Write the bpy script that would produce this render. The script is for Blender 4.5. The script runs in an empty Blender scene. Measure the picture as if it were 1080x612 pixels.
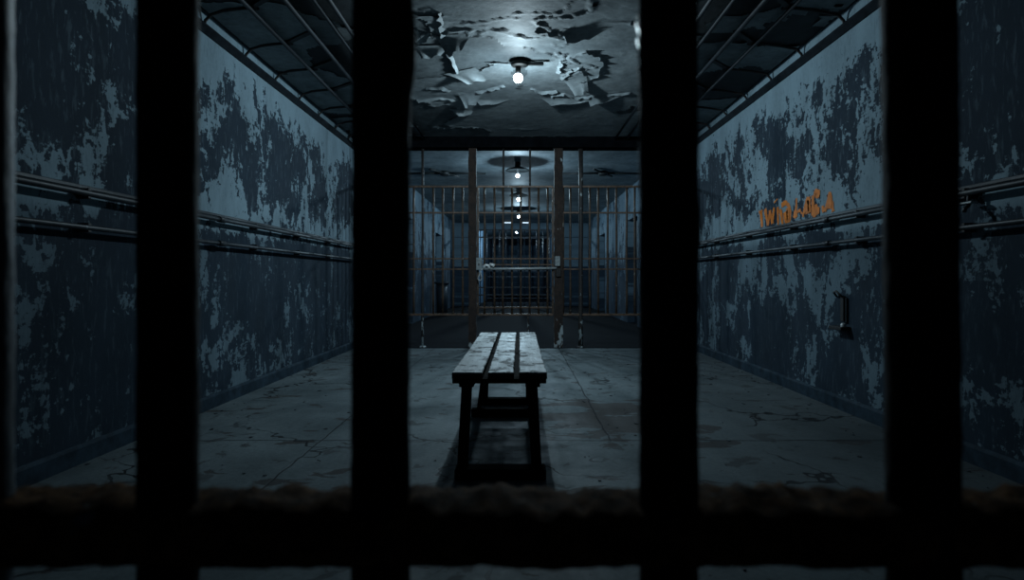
import bpy, math, random
import numpy as np
from mathutils import Vector

random.seed(7)
C = bpy.context.scene.collection
F = 640.0           # focal length in pixels (1080 wide frame)
CH = 1.10           # camera height
VX, VY = 548.0, 294.0
XL, XR = -2.62, 2.70        # side walls
ZC = 3.33                   # ceiling
YG = 9.64                   # barred partition


def P(px, py, d):
    """world point seen at pixel (px,py) at depth d"""
    return Vector(((px - VX) * d / F, d, CH + (VY - py) * d / F))


# ------------------------------------------------------------------ materials
class NT:
    def __init__(s, name):
        s.m = bpy.data.materials.new(name)
        s.m.use_nodes = True
        s.t = s.m.node_tree
        s.b = s.t.nodes['Principled BSDF']

    def n(s, typ, **kw):
        x = s.t.nodes.new(typ)
        for k, v in kw.items():
            setattr(x, k, v)
        return x

    def link(s, a, b):
        s.t.links.new(a, b)

    def put(s, sock, v):
        if isinstance(v, (int, float)):
            sock.default_value = v
        elif isinstance(v, (tuple, list)):
            sock.default_value = v
        else:
            s.link(v, sock)

    def math(s, op, a, b=0.0, c=0.0, clamp=False):
        x = s.n('ShaderNodeMath', operation=op)
        x.use_clamp = clamp
        s.put(x.inputs[0], a)
        s.put(x.inputs[1], b)
        s.put(x.inputs[2], c)
        return x.outputs[0]

    def pos(s):
        g = s.n('ShaderNodeNewGeometry')
        return g.outputs['Position']

    def sep(s, v):
        x = s.n('ShaderNodeSeparateXYZ')
        s.link(v, x.inputs[0])
        return x.outputs

    def scale(s, v, sc, loc=(0, 0, 0)):
        x = s.n('ShaderNodeMapping')
        s.link(v, x.inputs[0])
        x.inputs['Scale'].default_value = sc
        x.inputs['Location'].default_value = loc
        return x.outputs[0]

    def noise(s, v, scale, detail=6, rough=.55, dist=0.0):
        x = s.n('ShaderNodeTexNoise')
        s.link(v, x.inputs['Vector'])
        x.inputs['Scale'].default_value = scale
        x.inputs['Detail'].default_value = detail
        x.inputs['Roughness'].default_value = rough
        x.inputs['Distortion'].default_value = dist
        return x.outputs[0]

    def ramp(s, f, pts, interp='LINEAR'):
        x = s.n('ShaderNodeValToRGB')
        s.put(x.inputs[0], f)
        cr = x.color_ramp
        cr.interpolation = interp
        while len(cr.elements) < len(pts):
            cr.elements.new(.5)
        for e, (p, c) in zip(cr.elements, pts):
            e.position = p
            e.color = (c, c, c, 1) if isinstance(c, (int, float)) else (*c, 1)
        return x.outputs[0]

    def curve(s, f, lo, hi, pts):
        """piecewise linear value over f in [lo,hi]; values are offset so that they may be negative"""
        u = s.math('DIVIDE', s.math('SUBTRACT', f, lo), hi - lo, clamp=True)
        r = s.ramp(u, [((p - lo) / (hi - lo), v + .5) for p, v in pts])
        return s.math('SUBTRACT', r, .5)

    def mix(s, f, a, b, mode='MIX'):
        x = s.n('ShaderNodeMix', data_type='RGBA', blend_type=mode)
        s.put(x.inputs[0], f)
        for sock, v in ((x.inputs[6], a), (x.inputs[7], b)):
            if isinstance(v, (tuple, list)):
                sock.default_value = (*v, 1)
            else:
                s.link(v, sock)
        return x.outputs[2]

    def done(s, col, rough=.6, metal=0.0, bump=None, bstr=.4, bdist=.01, spec=None):
        if isinstance(col, (tuple, list)):
            s.b.inputs['Base Color'].default_value = (*col, 1)
        else:
            s.link(col, s.b.inputs['Base Color'])
        s.put(s.b.inputs['Roughness'], rough)
        s.put(s.b.inputs['Metallic'], metal)
        if spec is not None:
            s.b.inputs['Specular IOR Level'].default_value = spec
        if bump is not None:
            x = s.n('ShaderNodeBump')
            x.inputs['Strength'].default_value = bstr
            x.inputs['Distance'].default_value = bdist
            s.link(bump, x.inputs['Height'])
            s.link(x.outputs[0], s.b.inputs['Normal'])
        return s.m


def wall_mat(name, seed, bias, light=(.195, .275, .322), low=(.108, .158, .192), dark=(.0195, .0325, .048), near=.085):
    t = NT(name)
    p = t.pos()
    o = t.sep(p)
    y, z = o[1], o[2]
    va = t.scale(p, (0, 1.0, .78), (seed, seed * 1.7, 0))
    vb = t.scale(p, (0, 1.4, .75), (seed + 3, seed * .7, 5))
    a = t.noise(va, 2.0, 10, .66, .45)
    b = t.noise(vb, 7.0, 8, .68, .6)
    c = t.noise(t.scale(p, (0, 1.0, 2.2), (0, seed, 0)), 14.0, 5, .6, .2)
    m = t.math('ADD', t.math('MULTIPLY', a, .78), t.math('ADD', t.math('MULTIPLY', b, .46), t.math('MULTIPLY', c, .22)))
    m = t.math('SUBTRACT', m, .23)
    bz = t.curve(z, 0, 3.4, bias)
    by = t.curve(y, 1.0, 9.0, [(1.0, near), (3.2, near), (4.4, .0), (9.0, -.005)])
    upper = t.math('GREATER_THAN', z, 1.62)
    m = t.math('ADD', m, t.math('ADD', bz, t.math('MULTIPLY', by, upper)))
    mask = t.math('MULTIPLY_ADD', t.math('SUBTRACT', m, .5), 55.0, .5, clamp=True)
    var = t.noise(t.scale(p, (0, 1.0, .5)), 2.2, 6, .6)
    fine = t.noise(t.scale(p, (0, 3, 1.2)), 22.0, 4, .7)
    vv = t.ramp(t.math('ADD', t.math('MULTIPLY', var, .7), t.math('MULTIPLY', fine, .3)), [(.3, .62), (.7, 1.3)])
    isup = t.math('MULTIPLY_ADD', t.math('SUBTRACT', z, 1.50), 12.0, .5, clamp=True)
    lc = t.mix(isup, low, light)
    col = t.mix(mask, lc, dark)
    # thin scratches of lighter paint inside the dark areas
    scr = t.noise(t.scale(p, (0, 1.0, .22), (0, seed, 1)), 26.0, 4, .7, .4)
    sm = t.math('MULTIPLY', t.math('MULTIPLY_ADD', t.math('SUBTRACT', scr, .54), 9.0, 0.0, clamp=True), .42)
    col = t.mix(sm, col, t.mix(.5, lc, dark))
    col = t.mix(1.0, col, vv, 'MULTIPLY')
    h = t.math('ADD', t.math('MULTIPLY', mask, -1.0), t.math('MULTIPLY', fine, .35))
    return t.done(col, .8, 0, h, .35, .006, .10)


def simple(name, col, rough=.6, metal=0.0, var=.5, scale=12.0, bstr=.25, spec=None):
    t = NT(name)
    p = t.pos()
    n = t.noise(p, scale, 6, .65)
    f = t.ramp(n, [(.3, 1 - var), (.7, 1 + var)])
    return t.done(t.mix(1.0, col, f, 'MULTIPLY'), rough, metal, n, bstr, .004, spec)


def rust_mat(name, dark, rust, chip, chipamt=.66, scale=30.0, metal=.2, rough=.6, low_chip=False, spec=None):
    t = NT(name)
    p = t.pos()
    n = t.noise(p, scale, 7, .65)
    n2 = t.noise(t.scale(p, (1, 1, .5), (4, 2, 1)), scale * .8, 6, .6, .3)
    col = t.mix(t.ramp(n, [(.38, 0), (.62, 1)]), dark, rust)
    thr = chipamt
    if low_chip:                    # paint survives near the floor
        z = t.sep(p)[2]
        thr = t.math('ADD', t.curve(z, 0, 1.2, [(0, -.13), (.35, -.10), (.6, 0), (1.2, 0)]), chipamt)
    cm = t.math('MULTIPLY', t.math('SUBTRACT', n2, thr), 40.0, clamp=True)
    col = t.mix(cm, col, chip)
    return t.done(col, rough, metal, n, .5, .004, spec)


def emis(name, col, strength):
    t = NT(name)
    e = t.n('ShaderNodeEmission')
    e.inputs[0].default_value = (*col, 1)
    e.inputs[1].default_value = strength
    tr = t.n('ShaderNodeBsdfTransparent')
    a = t.n('ShaderNodeAddShader')
    t.link(e.outputs[0], a.inputs[0])
    t.link(tr.outputs[0], a.inputs[1])
    t.link(a.outputs[0], t.t.nodes['Material Output'].inputs['Surface'])
    return t.m


BIAS_L = [(0, .05), (.16, .03), (.45, .04), (.8, .08), (1.30, .065), (1.48, .07), (1.56, -.03), (1.75, -.035), (2.0, .02),
          (2.35, .06), (2.7, .05), (2.9, -.04), (3.05, -.13), (3.3, -.18)]
BIAS_R = [(0, .07), (.2, .05), (.55, .05), (.85, .045), (1.2, .02), (1.48, .06), (1.56, -.045), (1.8, -.04), (2.05, .02),
          (2.4, .04), (2.75, .03), (2.92, -.05), (3.05, -.12), (3.3, -.18)]
BIAS_F = [(0, .08), (.8, .06), (1.5, .05), (2.0, -.03), (2.6, -.05), (3.3, -.05)]

M = {}
M['wall_l'] = wall_mat('peeling_paint_left', 2.3, BIAS_L)
M['wall_r'] = wall_mat('peeling_paint_right', 8.1, BIAS_R)
M['wall_f'] = wall_mat('peeling_paint_far', 5.4, BIAS_F, (.18, .26, .32), (.12, .18, .235), (.035, .055, .08), 0)
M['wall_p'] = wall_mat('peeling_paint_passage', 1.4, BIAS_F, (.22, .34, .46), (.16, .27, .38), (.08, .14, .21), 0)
M['far_bar'] = simple('far_bar_paint', (.03, .04, .055), .5, .2, .4, 12)
M['base'] = simple('baseboard_paint', (.020, .036, .052), .7, 0, .5, 9, .2, .1)
M['cornice'] = simple('cornice_paint', (.008, .012, .016), .8, 0, .5, 9, .2, .05)
M['black_iron'] = rust_mat('black_iron', (.010, .011, .013), (.022, .019, .017), (.10, .13, .16), .68, 22, .3, .55)
M['pipe'] = rust_mat('painted_pipe', (.010, .014, .019), (.024, .031, .038), (.12, .15, .18), .68, 18, .2, .5)
M['bar'] = rust_mat('rusty_bar', (.030, .020, .015), (.095, .060, .038), (.34, .34, .32), .66, 25, .25, .5)
M['post'] = rust_mat('rusty_post', (.012, .008, .007), (.036, .021, .015), (.30, .35, .37), .67, 16, .0, .85, True)
M['rod'] = rust_mat('dark_rod', (.018, .018, .02), (.04, .033, .03), (.34, .40, .42), .64, 16, .2, .6, True)
M['rail'] = rust_mat('grille_rail', (.06, .04, .03), (.17, .105, .07), (.34, .34, .33), .66, 20, .25, .5)
M['near_bar'] = rust_mat('near_bar_rust', (.006, .006, .006), (.022, .014, .009), (.20, .22, .24), .70, 40, .0, .72, False, .15)
M['near_bar_b'] = rust_mat('near_bar_lit_side', (.012, .016, .022), (.022, .030, .040), (.09, .12, .15), .55, 40, .0, .5)  # lighter colour stands in for lamplight on the leftmost bar's side
M['wet_chip'] = simple('glossy_paint_chip', (.4, .45, .48), .36, 0, .2, 30)
M['conduit'] = simple('conduit_paint', (.022, .028, .034), .6, .1, .5, 9, .2, .2)
M['header'] = simple('header_paint', (.004, .005, .0065), .9, 0, .4, 8, .2, .0)
M['steel'] = simple('worn_steel', (.42, .45, .46), .45, .3, .4, 30)
M['grey_paint'] = simple('grey_paint', (.22, .25, .26), .5, .1, .4, 30)
M['white_metal'] = simple('pale_metal', (.75, .78, .78), .4, .1, .2, 30)
M['shade'] = simple('enamel_shade', (.008, .011, .012), .6, 0, .3, 10)
M['bulb1'] = emis('bulb_glow', (.80, .93, 1.0), 14)
M['bulb2'] = emis('bulb_glow_far', (.66, .87, 1.0), 14)
M['bulb3'] = emis('bulb_glow_farther', (.66, .87, 1.0), 14)
M['tube'] = emis('tube_glow', (.65, .85, 1.0), .6)
M['flake'] = simple('loose_paint', (.30, .37, .40), .6, 0, .35, 20)
M['chip'] = simple('fallen_paint_chip', (.035, .045, .055), .7, 0, .8, 3)
M['dark_wood'] = simple('dark_wood', (.010, .009, .008), .9, 0, .5, 14, .25, .04)
M['door'] = simple('door_paint', (.010, .016, .024), .5, 0, .4, 4)
M['bin'] = simple('bin_metal', (.03, .042, .055), .5, .3, .4, 6)
M['graffiti'] = simple('orange_spray_paint', (.56, .150, .006), .7, 0, .3, 14, .1)


def floor_mat():
    t = NT('worn_concrete')
    p = t.pos()
    o = t.sep(p)
    x, y = o[0], o[1]
    big = t.noise(p, .9, 8, .6, .3)
    mid = t.noise(t.scale(p, (1.0, .8, 1), (3, 1, 0)), 4.0, 8, .62, .4)
    fine = t.noise(p, 34, 5, .7)
    base = t.mix(t.ramp(big, [(.35, 0), (.65, 1)]), (.064, .084, .093), (.150, .185, .198))
    base = t.mix(1.0, base, t.ramp(fine, [(.25, .70), (.75, 1.2)]), 'MULTIPLY')
    # stripped darker patches
    pm = t.math('MULTIPLY', t.math('SUBTRACT', t.math('ADD', t.math('MULTIPLY', mid, .7), t.math('MULTIPLY', big, .3)), .575), 45, clamp=True)
    base = t.mix(t.math('MULTIPLY', pm, .7), base, (.045, .048, .050))
    # the broken screed right of the bench
    bx = t.math('MULTIPLY', t.math('SUBTRACT', 1.0, t.math('ABSOLUTE', t.math('DIVIDE', t.math('SUBTRACT', x, .75), .75))), 1.0, clamp=True)
    by = t.math('MULTIPLY', t.math('SUBTRACT', 1.0, t.math('ABSOLUTE', t.math('DIVIDE', t.math('SUBTRACT', y, 4.75), .85))), 1.0, clamp=True)
    reg = t.math('MULTIPLY', t.math('POWER', t.math('MULTIPLY', bx, by), .5), .27)
    n3 = t.noise(t.scale(p, (.8, 1.6, 1), (1, 8, 0)), 3.2, 7, .55, .5)
    bm = t.math('MULTIPLY', t.math('SUBTRACT', t.math('ADD', n3, reg), .62), 50, clamp=True)
    base = t.mix(t.math('MULTIPLY', bm, .9), base, (.046, .043, .042))
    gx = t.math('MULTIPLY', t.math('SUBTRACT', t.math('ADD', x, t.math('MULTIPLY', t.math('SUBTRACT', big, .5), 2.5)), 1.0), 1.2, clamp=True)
    base = t.mix(t.math('MULTIPLY', gx, .5), base, (.040, .046, .050))      # darker towards the right side
    # expansion joints
    wob = t.math('MULTIPLY', t.math('SUBTRACT', mid, .5), .05)
    j = None
    for src, at, w in ((y, 4.12, .010), (y, 6.9, .010), (x, .62, .008), (x, -1.35, .007)):
        d = t.math('ABSOLUTE', t.math('ADD', t.math('SUBTRACT', src, at), wob))
        k = t.math('MULTIPLY', t.math('SUBTRACT', w, d), 300, clamp=True)
        if at == .62:
            k = t.math('MULTIPLY', k, t.math('GREATER_THAN', y, 4.1))
        j = k if j is None else t.math('MAXIMUM', j, k)
    # cracks
    v = t.n('ShaderNodeTexVoronoi', feature='DISTANCE_TO_EDGE')
    wv = t.n('ShaderNodeVectorMath', operation='ADD')
    nn = t.n('ShaderNodeTexNoise')
    nn.inputs['Scale'].default_value = 5
    t.link(p, nn.inputs['Vector'])
    sc = t.n('ShaderNodeVectorMath', operation='SCALE')
    t.link(nn.outputs['Color'], sc.inputs[0])
    sc.inputs['Scale'].default_value = .35
    t.link(p, wv.inputs[0])
    t.link(sc.outputs[0], wv.inputs[1])
    t.link(wv.outputs[0], v.inputs['Vector'])
    v.inputs['Scale'].default_value = 1.1
    cm = t.math('MULTIPLY', t.math('SUBTRACT', .013, v.outputs['Distance']), 250, clamp=True)
    sel = t.math('MULTIPLY', t.math('SUBTRACT', t.noise(t.scale(p, (1, 1, 1), (7, 3, 0)), .8, 3, .5), .46), 12, clamp=True)
    cm = t.math('MULTIPLY', cm, sel)
    ln = t.math('MAXIMUM', cm, j)
    base = t.mix(t.math('MULTIPLY', ln, .9), base, (.012, .013, .015))
    # dark scabs
    sp = t.noise(t.scale(p, (1, 1.3, 1), (9, 9, 0)), 9.0, 5, .55)
    sm = t.math('MULTIPLY', t.math('SUBTRACT', sp, .685), 50, clamp=True)
    base = t.mix(t.math('MULTIPLY', sm, .8), base, (.03, .033, .036))
    h = t.math('ADD', t.math('MULTIPLY', ln, -.7), t.math('ADD', t.math('MULTIPLY', bm, -.6), t.math('MULTIPLY', fine, .5)))
    r = t.ramp(mid, [(.35, .50), (.65, .75)])
    return t.done(base, r, 0, h, .5, .006, .13)


def far_floor_mat():
    t = NT('dark_boards')
    p = t.pos()
    o = t.sep(p)
    n = t.noise(t.scale(p, (.3, 2.0, 1)), 5, 6, .6)
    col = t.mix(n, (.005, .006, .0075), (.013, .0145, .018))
    fr = t.math('FRACT', t.math('MULTIPLY', o[1], 2.2))
    ln = t.math('LESS_THAN', fr, .05)
    col = t.mix(ln, col, (.006, .007, .008))
    return t.done(col, .9, 0, n, .3, .004, .05)


def ceil_mat(name, a, b, dirty=False):
    t = NT(name)
    p = t.pos()
    n = t.noise(p, 1.6, 9, .62, .5)
    f = t.noise(p, 14, 6, .65)
    col = t.mix(t.ramp(n, [(.38, 0), (.62, 1)]), a, b)
    col = t.mix(1.0, col, t.ramp(f, [(.3, .75), (.7, 1.2)]), 'MULTIPLY')
    if dirty:       # grimy strips under the conduits at both sides
        ax = t.math('ABSOLUTE', t.sep(p)[0])
        d = t.math('MULTIPLY', t.math('SUBTRACT', t.math('ADD', ax, t.math('MULTIPLY', t.math('SUBTRACT', n, .5), .8)), 1.35), 4, clamp=True)
        col = t.mix(t.math('MULTIPLY', d, .75), col, (.018, .021, .024))
    return t.done(col, .7, 0, f, .35, .01, .15)


def plank_mat():
    t = NT('weathered_plank')
    p = t.pos()
    g = t.noise(t.scale(p, (9, .8, 3)), 6, 8, .6, .2)
    s = t.noise(t.scale(p, (1.3, 1.0, 1), (2, 5, 0)), 7.5, 7, .6, .6)
    s2 = t.noise(t.scale(p, (1, 1, 1), (6, 1, 0)), 26, 5, .65, .3)
    z = t.sep(p)[2]
    col = t.mix(t.ramp(g, [(.3, 0), (.7, 1)]), (.32, .36, .375), (.58, .63, .65))
    sm = t.math('MULTIPLY', t.math('SUBTRACT', s, .565), 40, clamp=True)
    col = t.mix(t.math('MULTIPLY', sm, .92), col, (.025, .027, .028))
    sm2 = t.math('MULTIPLY', t.math('SUBTRACT', s2, .62), 30, clamp=True)
    col = t.mix(t.math('MULTIPLY', sm2, .6), col, (.06, .065, .068))
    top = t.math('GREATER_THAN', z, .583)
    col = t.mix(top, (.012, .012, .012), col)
    h = t.math('ADD', g, t.math('MULTIPLY', sm, -1.5))
    return t.done(col, t.ramp(s, [(.4, .50), (.6, .72)]), 0, h, .4, .004, .45)


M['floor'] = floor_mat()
M['floor_far'] = far_floor_mat()
M['ceiling'] = ceil_mat('bare_plaster', (.075, .09, .098), (.14, .165, .175), True)
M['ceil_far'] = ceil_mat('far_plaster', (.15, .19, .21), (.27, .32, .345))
M['peel'] = ceil_mat('peeling_ceiling_paint', (.17, .20, .215), (.27, .31, .325))
M['plank'] = plank_mat()


def ledge_mat():
    t = NT('crumbling_rust')
    p = t.pos()
    n = t.noise(p, 55, 8, .65, .3)
    n2 = t.noise(t.scale(p, (1, 1, 1), (3, 3, 3)), 25, 6, .6)
    col = t.mix(t.ramp(n, [(.35, 0), (.65, 1)]), (.012, .007, .004), (.16, .078, .032))
    cm = t.math('MULTIPLY', t.math('SUBTRACT', n2, .66), 30, clamp=True)
    col = t.mix(cm, col, (.16, .17, .17))
    return t.done(col, .9, 0, n, .8, .006, .1)


M['ledge'] = ledge_mat()


# ------------------------------------------------------------------ mesh builder
class MB:
    def __init__(s):
        s.v, s.f, s.sm = [], [], []

    def quad(s, a, b, c, d):
        i = len(s.v)
        s.v += [Vector(a), Vector(b), Vector(c), Vector(d)]
        s.f.append((i, i + 1, i + 2, i + 3))
        s.sm.append(False)
        return s

    def box(s, x0, x1, y0, y1, z0, z1, bev=0.0):
        if bev <= 0:
            i = len(s.v)
            for z in (z0, z1):
                s.v += [Vector((x0, y0, z)), Vector((x1, y0, z)), Vector((x1, y1, z)), Vector((x0, y1, z))]
            fs = [(0, 3, 2, 1), (4, 5, 6, 7), (0, 1, 5, 4), (1, 2, 6, 5), (2, 3, 7, 6), (3, 0, 4, 7)]
        else:
            b = bev
            i = len(s.v)
            rings = [(z0, b), (z0 + b, 0), (z1 - b, 0), (z1, b)]
            for z, q in rings:
                s.v += [Vector(c) for c in ((x0 + b, y0 + q, z), (x1 - b, y0 + q, z), (x1 - q, y0 + b, z), (x1 - q, y1 - b, z),
                                            (x1 - b, y1 - q, z), (x0 + b, y1 - q, z), (x0 + q, y1 - b, z), (x0 + q, y0 + b, z))]
            fs = [tuple(reversed(range(8))), tuple(range(24, 32))]
            for r in range(3):
                for k in range(8):
                    fs.append((r * 8 + k, r * 8 + (k + 1) % 8, r * 8 + 8 + (k + 1) % 8, r * 8 + 8 + k))
        for f in fs:
            s.f.append(tuple(i + k for k in f))
            s.sm.append(False)
        return s

    def beam(s, a, b, w, h, up=(0, 0, 1)):
        """rectangular bar from a to b"""
        a, b = Vector(a), Vector(b)
        d = (b - a).normalized()
        u = Vector(up)
        if abs(d.dot(u)) > .95:
            u = Vector((0, 1, 0))
        r = d.cross(u).normalized()
        u = r.cross(d).normalized()
        i = len(s.v)
        for q in (a, b):
            s.v += [q - r * w / 2 - u * h / 2, q + r * w / 2 - u * h / 2, q + r * w / 2 + u * h / 2, q - r * w / 2 + u * h / 2]
        for f in [(0, 1, 2, 3), (7, 6, 5, 4), (0, 4, 5, 1), (1, 5, 6, 2), (2, 6, 7, 3), (3, 7, 4, 0)]:
            s.f.append(tuple(i + k for k in f))
            s.sm.append(False)
        return s

    def tube(s, pts, r, n=10, cap=True, closed=False):
        pts = [Vector(p) for p in pts]
        rs = r if isinstance(r, (list, tuple)) else [r] * len(pts)
        i = len(s.v)
        N = len(pts)
        prev = None
        for k, p in enumerate(pts):
            if closed:
                d = pts[(k + 1) % N] - pts[k - 1]
            else:
                d = pts[min(k + 1, N - 1)] - pts[max(k - 1, 0)]
            d.normalize()
            if prev is None:
                u = Vector((0, 0, 1)) if abs(d.z) < .9 else Vector((0, 1, 0))
            else:
                u = prev
            u = (u - d * u.dot(d)).normalized()
            prev = u
            w = d.cross(u)
            for q in range(n):
                a = 2 * math.pi * q / n
                s.v.append(p + (u * math.cos(a) + w * math.sin(a)) * rs[k])
        segs = N if closed else N - 1
        for k in range(segs):
            for q in range(n):
                k2 = (k + 1) % N
                s.f.append((i + k * n + q, i + k * n + (q + 1) % n, i + k2 * n + (q + 1) % n, i + k2 * n + q))
                s.sm.append(True)
        if cap and not closed:
            s.f.append(tuple(i + q for q in reversed(range(n))))
            s.f.append(tuple(i + (N - 1) * n + q for q in range(n)))
            s.sm += [False, False]
        return s

    def lathe(s, c, prof, n=24):
        """prof: list of (r, z) about vertical axis at c"""
        c = Vector(c)
        i = len(s.v)
        for r, z in prof:
            for q in range(n):
                a = 2 * math.pi * q / n
                s.v.append(c + Vector((max(r, 1e-4) * math.cos(a), max(r, 1e-4) * math.sin(a), z)))
        for k in range(len(prof) - 1):
            for q in range(n):
                s.f.append((i + k * n + q, i + k * n + (q + 1) % n, i + (k + 1) * n + (q + 1) % n, i + (k + 1) * n + q))
                s.sm.append(True)
        return s

    def build(s, name, mat, parent=None, origin=None):
        me = bpy.data.meshes.new(name)
        if parent is not None:
            o0 = parent_world(parent)
        elif origin is not None:
            o0 = Vector(origin)
        else:
            o0 = Vector((0, 0, 0))
        me.from_pydata([v - o0 for v in s.v], [], s.f)
        me.polygons.foreach_set('use_smooth', s.sm)
        me.materials.append(mat)
        me.update()
        o = bpy.data.objects.new(name, me)
        C.objects.link(o)
        if parent is not None:
            o.parent = parent
        else:
            o.location = o0
        return o


def parent_world(o):
    p = Vector((0, 0, 0))
    while o is not None:
        p += o.location
        o = o.parent
    return p


def tag(o, label, cat, group=None, kind=None):
    o['label'] = label
    o['category'] = cat
    if group:
        o['group'] = group
    if kind:
        o['kind'] = kind
    return o


def thing(name, label, cat, loc=(0, 0, 0), group=None):
    o = bpy.data.objects.new(name, None)
    o.empty_display_size = .1
    C.objects.link(o)
    o.location = loc
    return tag(o, label, cat, group)


def struct(name, mb, mat, label=None, cat=None, parent=None):
    o = mb.build(name, mat, parent)
    o['kind'] = 'structure'
    if label:
        o['label'] = label
        o['category'] = cat
    return o


# ------------------------------------------------------------------ room shell
YB = -0.9     # the walls begin beside the near bars
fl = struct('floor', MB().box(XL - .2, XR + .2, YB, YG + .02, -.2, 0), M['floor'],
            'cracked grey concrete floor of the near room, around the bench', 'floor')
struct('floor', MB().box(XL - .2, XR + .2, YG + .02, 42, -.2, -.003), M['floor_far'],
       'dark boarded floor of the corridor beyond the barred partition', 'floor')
struct('wall_left', MB().box(XL - .2, XL, YB, YG + .15, 0, ZC), M['wall_l'],
       'left wall with peeling pale blue paint over a dark blue dado', 'wall')
struct('wall_right', MB().box(XR, XR + .2, YB, YG + .15, 0, ZC), M['wall_r'],
       'right wall with peeling pale blue paint and orange graffiti', 'wall')
cl = struct('ceiling', MB().box(XL - .2, XR + .2, YB, YG + .15, ZC, ZC + .2), M['ceiling'],
            'near room ceiling with peeling paint around the bare bulb', 'ceiling')
struct('ceiling', MB().box(XL - .2, XR + .2, YG + .15, 42, ZC, ZC + .2), M['ceil_far'],
       'ceiling of the corridor beyond the barred partition', 'ceiling')

# side walls beyond, with door openings and recessed doors
nd = 1
for side, X in (('left', XL), ('right', XR)):
    sg = -1 if side == 'left' else 1
    ops = [(13.6, 14.9), (18.9, 20.4)] if side == 'left' else [(13.9, 15.2), (19.2, 20.6)]
    mb = MB()
    y = YG + .15
    for a, b in ops:
        mb.box(min(X, X + sg * .3), max(X, X + sg * .3), y, a, 0, ZC)
        mb.box(min(X, X + sg * .3), max(X, X + sg * .3), a, b, 2.55, ZC)
        y = b
    mb.box(min(X, X + sg * .3), max(X, X + sg * .3), y, 24, 0, ZC)
    struct('wall_' + side, mb, M['wall_f'], side + ' corridor wall beyond the barred partition, with dark doorways', 'wall')
    for k, (a, b) in enumerate(ops):
        d = MB()
        x0 = X + sg * .18
        d.box(min(x0, x0 + sg * .06), max(x0, x0 + sg * .06), a, b, 0, 2.55)
        dr = struct('door_%d' % nd, d, M['door'],
                    ('nearer' if k == 0 else 'farther') + ' dark recessed cell door in the ' + side + ' corridor wall', 'door')
        h = MB().box(min(x0 - sg * .04, x0), max(x0 - sg * .04, x0), a + .1, a + .14, .95, 1.15)
        h.build('door_handle', M['steel'], dr)
        nd += 1
# pier wall with wide opening
xo0, xo1, zo = -1.69, 1.57, 3.06
mb = MB()
mb.box(XL, xo0, 24, 24.35, 0, ZC).box(xo1, XR, 24, 24.35, 0, ZC).box(xo0, xo1, 24, 24.35, zo, ZC)
struct('wall_back', mb, M['wall_f'], 'end wall of the corridor with the wide barred opening', 'wall')
mb = MB().box(xo0 - .25, xo0, 24.35, 40, 0, ZC)
struct('wall_left', mb, M['wall_p'], 'left wall of the passage behind the farthest bars', 'wall')
mb = MB().box(xo1, xo1 + .25, 24.35, 40, 0, ZC)
struct('wall_right', mb, M['wall_p'], 'right wall of the passage behind the farthest bars', 'wall')
struct('wall_back', MB().box(xo0 - .25, xo1 + .25, 40, 40.2, 0, ZC), M['wall_p'], 'dark end wall of the farthest passage', 'wall')

# baseboards, cornices, header
for side, X, sg in (('left', XL, 1), ('right', XR, -1)):
    b = MB()
    prof = [(0, 0), (.020, 0), (.020, .095), (.014, .108), (.006, .115), (0, .115)]
    for i in range(len(prof) - 1):
        (u0, z0), (u1, z1) = prof[i], prof[i + 1]
        b.quad((X + sg * u0, YB, z0), (X + sg * u1, YB, z1), (X + sg * u1, YG, z1), (X + sg * u0, YG, z0))
    b.quad((X, YG, 0), (X + sg * .02, YG, 0), (X + sg * .02, YG, .1), (X, YG, .115))
    struct('baseboard_' + side, b, M['base'], 'dark blue baseboard along the foot of the ' + side + ' wall', 'baseboard')
for k, (side, X, sg) in enumerate((('left', XL, 1), ('right', XR, -1))):
    zc = CH + 1.89 * CH
    b = MB()
    prof = [(0, -.045), (.012, -.045), (.03, -.02), (.045, 0), (.045, .02), (.0, .028)]
    for i in range(len(prof) - 1):
        (u0, z0), (u1, z1) = prof[i], prof[i + 1]
        b.quad((X + sg * u0, YB, zc + z0), (X + sg * u1, YB, zc + z1), (X + sg * u1, YG, zc + z1), (X + sg * u0, YG, zc + z0))
    struct('trim_%d' % (k + 1), b, M['cornice'], 'dark moulding along the top of the ' + side + ' wall', 'trim')
struct('trim_3', MB().box(XL, XR, YG - .12, YG + .15, CH + 1.875 * CH, ZC), M['header'],
       'dark steel header beam above the barred partition', 'beam')
struct('trim_4', MB().box(XL, XR, YG - .06, YG + .08, 0, .012), M['floor_far'],
       'dark threshold strip under the barred partition', 'threshold')


# ------------------------------------------------------------------ peeling ceiling paint (a part of the ceiling)
def vnoise(x, y, seed):
    rng = np.random.RandomState(seed)
    T = rng.rand(256, 256)
    xi, yi = np.floor(x).astype(int), np.floor(y).astype(int)
    fx, fy = x - xi, y - yi
    fx, fy = fx * fx * (3 - 2 * fx), fy * fy * (3 - 2 * fy)
    g = lambda a, b: T[a % 256, b % 256]
    return (g(xi, yi) * (1 - fx) + g(xi + 1, yi) * fx) * (1 - fy) + (g(xi, yi + 1) * (1 - fx) + g(xi + 1, yi + 1) * fx) * fy


def fbm(x, y, seed, oct=5, r=.5):
    s, a, t = 0, 1, 0
    for k in range(oct):
        s = s + a * vnoise(x * 2 ** k, y * 2 ** k, seed + k)
        t += a
        a *= r
    return s / t


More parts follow.
